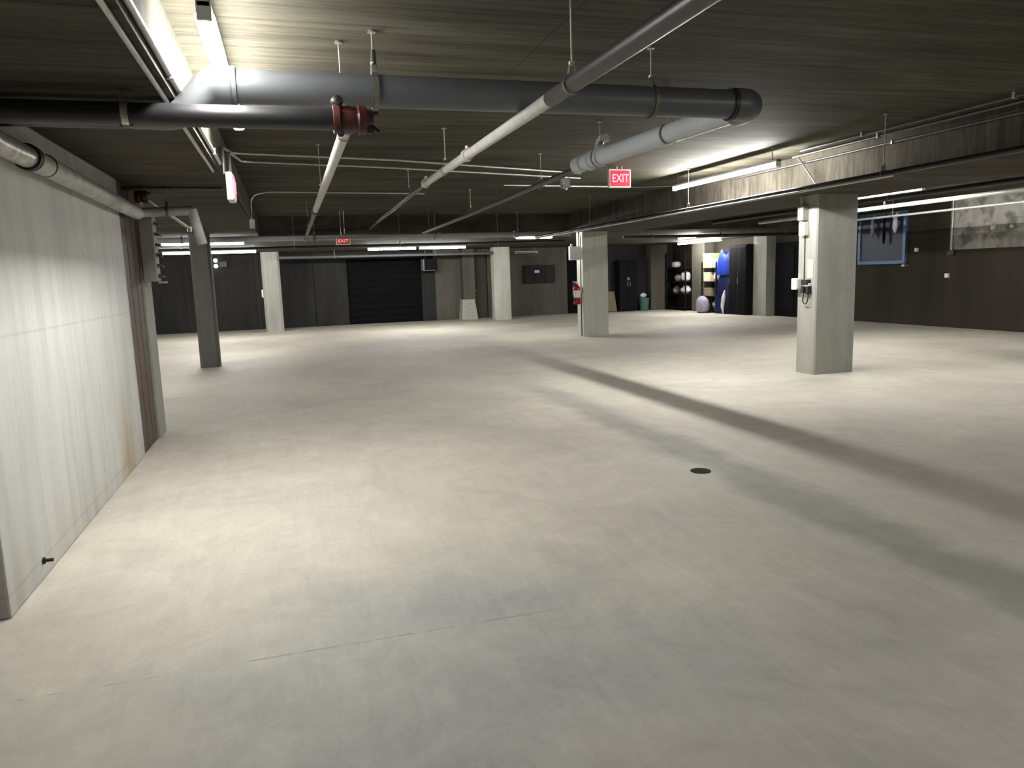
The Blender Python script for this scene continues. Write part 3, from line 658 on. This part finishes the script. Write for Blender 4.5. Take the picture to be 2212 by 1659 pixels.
# ------------------------------------------------------------------ on the back and side walls
t = thing('wall_panel', 'dark electrical panel with a small white label on the far grey wall', 'panel', (9.0, Y9-.05, 1.5))
bm = BM(); box(bm, 8.42, 9.64, Y9-.08, Y9, 1.2, 1.86, .01); obj('cabinet_body', bm, 'back_wall', t)
for x in (8.44, 8.85, 9.25):
    bm = BM(); box(bm, x, x+.37, Y9-.092, Y9-.08, 1.23, 1.83, .004); obj('cabinet_door', bm, 'back_wall', t)
bm = BM(); box(bm, 8.83, 9.02, Y9-.098, Y9-.092, 1.58, 1.68); obj('label_plate', bm, 'white_bag', t, 'white label')
t = thing('notice_board', 'dark board in a light blue frame hung on the right wall', 'board', (14.55, 15.6, 1.5))
bm = BM(); box(bm, 14.55, 14.6, 14.9, 16.38, 1.56, 2.72); obj('panel', bm, 'navy', t)
for nm, a in (('frame_bar', (14.52, 14.6, 14.84, 14.93, 1.49, 2.78)), ('frame_bar', (14.52, 14.6, 16.34, 16.43, 1.49, 2.78)), ('frame_bar', (14.52, 14.6, 14.93, 16.34, 1.49, 1.58)), ('frame_bar', (14.52, 14.6, 14.93, 16.34, 2.70, 2.78))):
    bm = BM(); box(bm, *a, .008); obj(nm, bm, 'blue_frame', t)
bm = BM(); box(bm, 14.48, 14.6, 14.80, 14.9, 1.42, 1.47, .005); obj('hook', bm, 'galv', t)
for k, (y, w, z0, m_, lab) in enumerate(((15.85, .16, 2.15, 'grey_bag', 'pale cloth hanging left on the blue-framed board'), (15.45, .12, 2.0, 'shelf_black', 'black strap bundle hanging mid on the blue-framed board'), (15.1, .2, 2.25, 'white_bag', 'white bag hanging right on the blue-framed board'))):
    bm = BM(); tube(bm, [(14.44, y, z0), (14.44, y, z0+.12), (14.44, y, 2.62), (14.50, y, 2.74)], .05, 12, [.02, w*.32, w*.25, .015])
    tag(obj('hanging_bag', bm, m_, smooth=True), lab, 'bag', 'things hanging on the board')
for y, z, s, lab in ((14.54, 1.81, .045, 'small pale box on the dark right wall, beside the blue-framed board'), (13.64, 1.19, .05, 'small pale outlet low on the dark right wall'), (12.53, 2.21, .05, 'bright square outlet on the bare wall, left of the pair'), (12.1, 2.2, .035, 'small bright outlet on the bare wall, right of the pair')):
    t = thing('outlet_box', lab, 'electrical box', (14.56, y, z), 'outlets on the right wall')
    bm = BM(); box(bm, 14.55, 14.6, y-s, y+s, z-s, z+s, .006); obj('box_body', bm, 'off_white', t)
    bm = BM(); box(bm, 14.545, 14.55, y-s*.7, y+s*.7, z-s*.7, z+s*.7, .001); obj('cover', bm, 'white', t)
# pilaster and locker by the right wall
bm = BM(); box(bm, 14.25, X9, 19.98, 20.66, 0, LOW, .012); tag(obj('concrete_pier', bm, 'dark_column'), 'concrete pier on the far right wall between black door and locker', 'pier')
bm = BM(); box(bm, 14.2, X9, 23.5, 24.35, 0, LOW, .012); tag(obj('concrete_pier', bm, 'back_wall_grey'), 'grey concrete pier on the far right wall between the two shelves', 'pier')
bm = BM(); box(bm, 13.45, 14.15, 26.1, Y9, 0, LOW, .012); tag(obj('concrete_pier', bm, 'back_wall_grey'), 'grey concrete pier on the back wall left of the dark shelf', 'pier')
t = thing('locker', 'tall black ribbed metal locker against the far right wall', 'locker', (14.3, 21.2, 0))
bm = BM(); box(bm, 14.06, 14.58, 20.72, 21.72, 0.02, 2.26, .01); obj('cabinet_body', bm, 'shelf_black', t)
for y in (20.75, 21.23):
    bm = BM(); box(bm, 14.03, 14.06, y, y+.46, .06, 2.22, .004)
    for k in range(5): box(bm, 14.018, 14.03, y+.05+k*.08, y+.075+k*.08, .12, 2.16)
    dd = obj('locker_door', bm, 'shelf_black', t)
    bm = BM(); box(bm, 14.0, 14.018, y+.4, y+.42, 1.0, 1.2, .004); obj('handle', bm, 'galv', dd)
def shelf_unit(x0, x1, y0, y1, h, levels, label):
    t = thing('storage_shelf', label, 'shelf', ((x0+x1)/2, (y0+y1)/2, 0))
    for x in (x0, x1-.04):
        for y in (y0, y1-.04):
            obj('post', box(BM(), x, x+.04, y, y+.04, 0, h), 'shelf_black', t)
    for z in levels: obj('shelf_board', box(BM(), x0+.01, x1-.01, y0+.01, y1-.01, z-.03, z, .004), 'shelf_black', t)
    return t
S1 = (.12, .62, 1.08, 1.6)
shelf_unit(14.02, 14.5, 24.5, 26.0, 2.15, S1, 'black storage shelf in the far right corner holding pale bundles')
def bundle(name, c, s, m_, lab, seed, cat='bag', group='things on the dark corner shelf'):
    bm = BM(); blob(bm, (c[0], c[1], c[2]+s[2]*.86), s, seed, .10); tag(obj(name, bm, m_, smooth='all'), lab, cat, group)
bundle('bag', (14.24, 24.85, 1.08), (.17, .22, .20), 'white_bag', 'round white bag on the dark corner shelf, middle level right', 1)
bundle('bag', (14.24, 25.35, 1.08), (.15, .20, .15), 'grey_bag', 'grey bundle on the dark corner shelf, middle level left', 2)
bundle('bag', (14.24, 24.85, .62), (.17, .27, .17), 'white_bag', 'wide pale bag on the dark corner shelf, lower level right', 3)
bundle('bag', (14.24, 25.5, .62), (.15, .15, .15), 'grey_bag', 'small grey bundle on the dark corner shelf, lower level left', 4)
bundle('bag', (14.24, 25.55, 1.6), (.15, .22, .13), 'white_bag', 'small pale bundle on the dark corner shelf, top level', 5)
S2 = (.1, .58, 1.08, 1.55)
shelf_unit(14.02, 14.5, 22.45, 23.4, 1.75, S2, 'black storage shelf with stacked cartons left of the blue tarpaulin')
def carton(x0, x1, y0, y1, z0, z1, m_, lab, name='carton', cat='box'):
    t = thing(name, lab, cat, ((x0+x1)/2, (y0+y1)/2, z0), 'boxes on the right shelf')
    obj('box_body', box(BM(), x0, x1, y0, y1, z0, z1-.04, .008), m_, t)
    obj('lid', box(BM(), x0-.008, x1+.008, y0-.008, y1+.008, z1-.04, z1, .006), m_, t)
    return t
carton(14.06, 14.46, 22.75, 23.35, 1.55, 2.05, 'lime_box', 'lime green carton on top of the carton shelf')
carton(14.06, 14.46, 22.9, 23.3, 1.08, 1.40, 'cream_box', 'cream carton on the carton shelf below the lime green one')
carton(14.08, 14.44, 22.85, 23.3, .58, .86, 'cardboard', 'tan carton on the carton shelf, second lowest level')
bundle('bag', (14.25, 22.65, 1.08), (.16, .14, .2), 'white_bag', 'white bag on the carton shelf beside the cream carton', 6, group='bags by the carton shelf')
bundle('bag', (13.85, 23.0, 0), (.24, .3, .30), 'lilac_bag', 'lilac grey sack on the floor before the carton shelf', 7, 'sack', 'bags by the carton shelf')
bundle('bag', (14.25, 22.7, .1), (.17, .2, .2), 'grey_bag', 'grey sack on the lowest level of the carton shelf', 8, 'sack', 'bags by the carton shelf')
# pile under tarpaulins
def drape(name, x0, x1, y0, y1, z0, z1, m_, lab, seed):
    rnd = random.Random(seed); bm = BM(); nx, ny = 14, 26; g = []
    for i in range(nx+1):
        row = []
        for j in range(ny+1):
            u, v = i/nx, j/ny
            ex = min(1, min(u, 1-u)*5); ey = min(1, min(v, 1-v)*6)
            hgt = z0+(z1-z0)*math.sqrt(max(0, ex))*math.sqrt(max(0, ey))*(1-.10*math.sin(7*v+seed)-.08*math.sin(11*u+3*v))
            row.append(bm.verts.new((x0+(x1-x0)*u+.02*math.sin(19*v), y0+(y1-y0)*v+.02*math.sin(17*u), max(z0, hgt))))
        g.append(row)
    for i in range(nx):
        for j in range(ny): bm.faces.new((g[i][j], g[i+1][j], g[i+1][j+1], g[i][j+1]))
    bmesh.ops.solidify(bm, geom=bm.faces[:], thickness=.012)
    return tag(obj(name, bm, m_, smooth='all'), lab, 'tarpaulin')
drape('tarpaulin', 13.95, 14.55, 21.76, 22.42, .012, 1.30, 'navy_tarp', 'dark navy tarpaulin over the lower pile beside the locker', 2)
drape('tarpaulin', 14.0, 14.54, 21.78, 22.40, 1.30, 2.02, 'blue_tarp', 'bright blue tarpaulin on top of the pile beside the locker', 5)
carton(14.08, 14.42, 22.46, 22.72, 1.56, 1.84, 'sky_box', 'light blue bin between the lime green carton and the blue tarpaulin', 'storage_bin', 'bin')
bm = BM(); tube(bm, [(13.90, 21.80, .02), (13.88, 21.82, .25), (13.90, 21.78, .55), (13.93, 21.76, .80)], .06, 14, [.02, .06, .07, .02]); tag(obj('bag', bm, 'white_bag', smooth=True), 'narrow white bag standing against the navy tarpaulin', 'bag')
# back right corner
t = thing('waste_bin', 'dark teal bin on the floor in the far corner', 'bin', (13.15, 26.1, 0))
bm = BM(); lathe(bm, [(.16, 0), (.2, .42), (.21, .44), (.21, .46)], (13.15, 26.1, 0), 'z', 18); obj('tub', bm, 'teal', t, smooth=True)
bm = BM(); lathe(bm, [(.215, 0), (.2, .03), (.05, .05)], (13.15, 26.1, .46), 'z', 18); obj('lid', bm, 'teal', t, smooth=True)
bundle('bag', (13.12, 26.1, .51), (.13, .1, .09), 'white_bag', 'small pale bag on top of the teal bin', 9, group='bags in the far corner')
bm = BM(); box(bm, 11.62, 12.04, 26.05, 26.12, 0, .78, .006); bmesh.ops.rotate(bm, verts=bm.verts[:], cent=(11.8, 26.1, 0), matrix=Matrix.Rotation(-.28, 3, 'X')); bmesh.ops.translate(bm, verts=bm.verts[:], vec=(0, .12, .015))
tag(obj('cardboard_sheet', bm, 'cardboard'), 'tan cardboard sheet leaning right of the bright mid-distance column', 'sheet')
t = thing('cabinet', 'black double cabinet standing against the far back wall', 'cabinet', (12.5, 26.2, 0))
bm = BM(); box(bm, 12.12, 12.88, 26.1, 26.48, .02, 1.95, .01); obj('cabinet_body', bm, 'shelf_black', t)
for x in (12.14, 12.51):
    bm = BM(); box(bm, x, x+.35, 26.08, 26.1, .06, 1.9, .004); dd = obj('cabinet_door', bm, 'shelf_black', t)
    bm = BM(); box(bm, x+(.3 if x < 12.3 else .03), x+(.32 if x < 12.3 else .05), 26.055, 26.08, .95, 1.12, .004); obj('handle', bm, 'galv', dd)
bm = BM(); box(bm, 12.44, 12.53, 26.072, 26.079, 1.18, 1.3); tag(obj('paper_tag', bm, 'grey_bag'), 'small pale tag on the far black cabinet', 'tag')

# ------------------------------------------------------------------ floor details
t = thing('floor_drain', 'small round dark drain in the darker band on the floor', 'drain', (2.95, 4.92, 0))
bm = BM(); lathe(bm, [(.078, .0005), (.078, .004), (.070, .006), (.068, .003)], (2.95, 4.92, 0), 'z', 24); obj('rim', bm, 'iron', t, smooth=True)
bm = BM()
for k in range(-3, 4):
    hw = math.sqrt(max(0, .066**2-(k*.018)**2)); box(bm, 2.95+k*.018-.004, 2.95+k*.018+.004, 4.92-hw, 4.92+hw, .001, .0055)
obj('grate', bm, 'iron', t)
bm = BM(); lathe(bm, [(.018, 0), (.018, .01), (.009, .01), (.009, .05)], (-1.378, 4.42, .10), 'x', 10); tag(obj('anchor_bolt', bm, 'iron'), 'small rusty bolt stub low on the left wall', 'bolt')

# ------------------------------------------------------------------ world, camera, view
w = bpy.data.worlds.new('World'); bpy.context.scene.world = w; w.use_nodes = True
w.node_tree.nodes['Background'].inputs[0].default_value = (.02, .02, .02, 1); w.node_tree.nodes['Background'].inputs[1].default_value = 0.1
R = ((0.9569934455731535, -0.07400106398986964, 0.2805127228121981), (-0.28815541009042633, -0.13042649072027082, 0.9486597863059303), (-0.03361554351251898, -0.9886924562505583, -0.14614110368953567))
cam = bpy.data.cameras.new('camera'); co = bpy.data.objects.new('camera', cam); C.objects.link(co)
m = Matrix([(R[i][0], -R[i][1], -R[i][2]) for i in range(3)]).to_4x4(); m.translation = Vector((0, 0, 1.55)); co.matrix_world = m
cam.sensor_width = 36; cam.lens = 36*1600/2212; cam.clip_start = .05; cam.clip_end = 100
sc = bpy.context.scene; sc.camera = co
sc.view_settings.view_transform = 'Standard'; sc.view_settings.look = 'None'; sc.view_settings.gamma = 1; sc.view_settings.use_curve_mapping = False
sc.view_settings.exposure = 0.8
sc.cycles.max_bounces = 8; sc.cycles.diffuse_bounces = 5; sc.cycles.use_denoising = True
sc.cycles.sample_clamp_indirect = 8
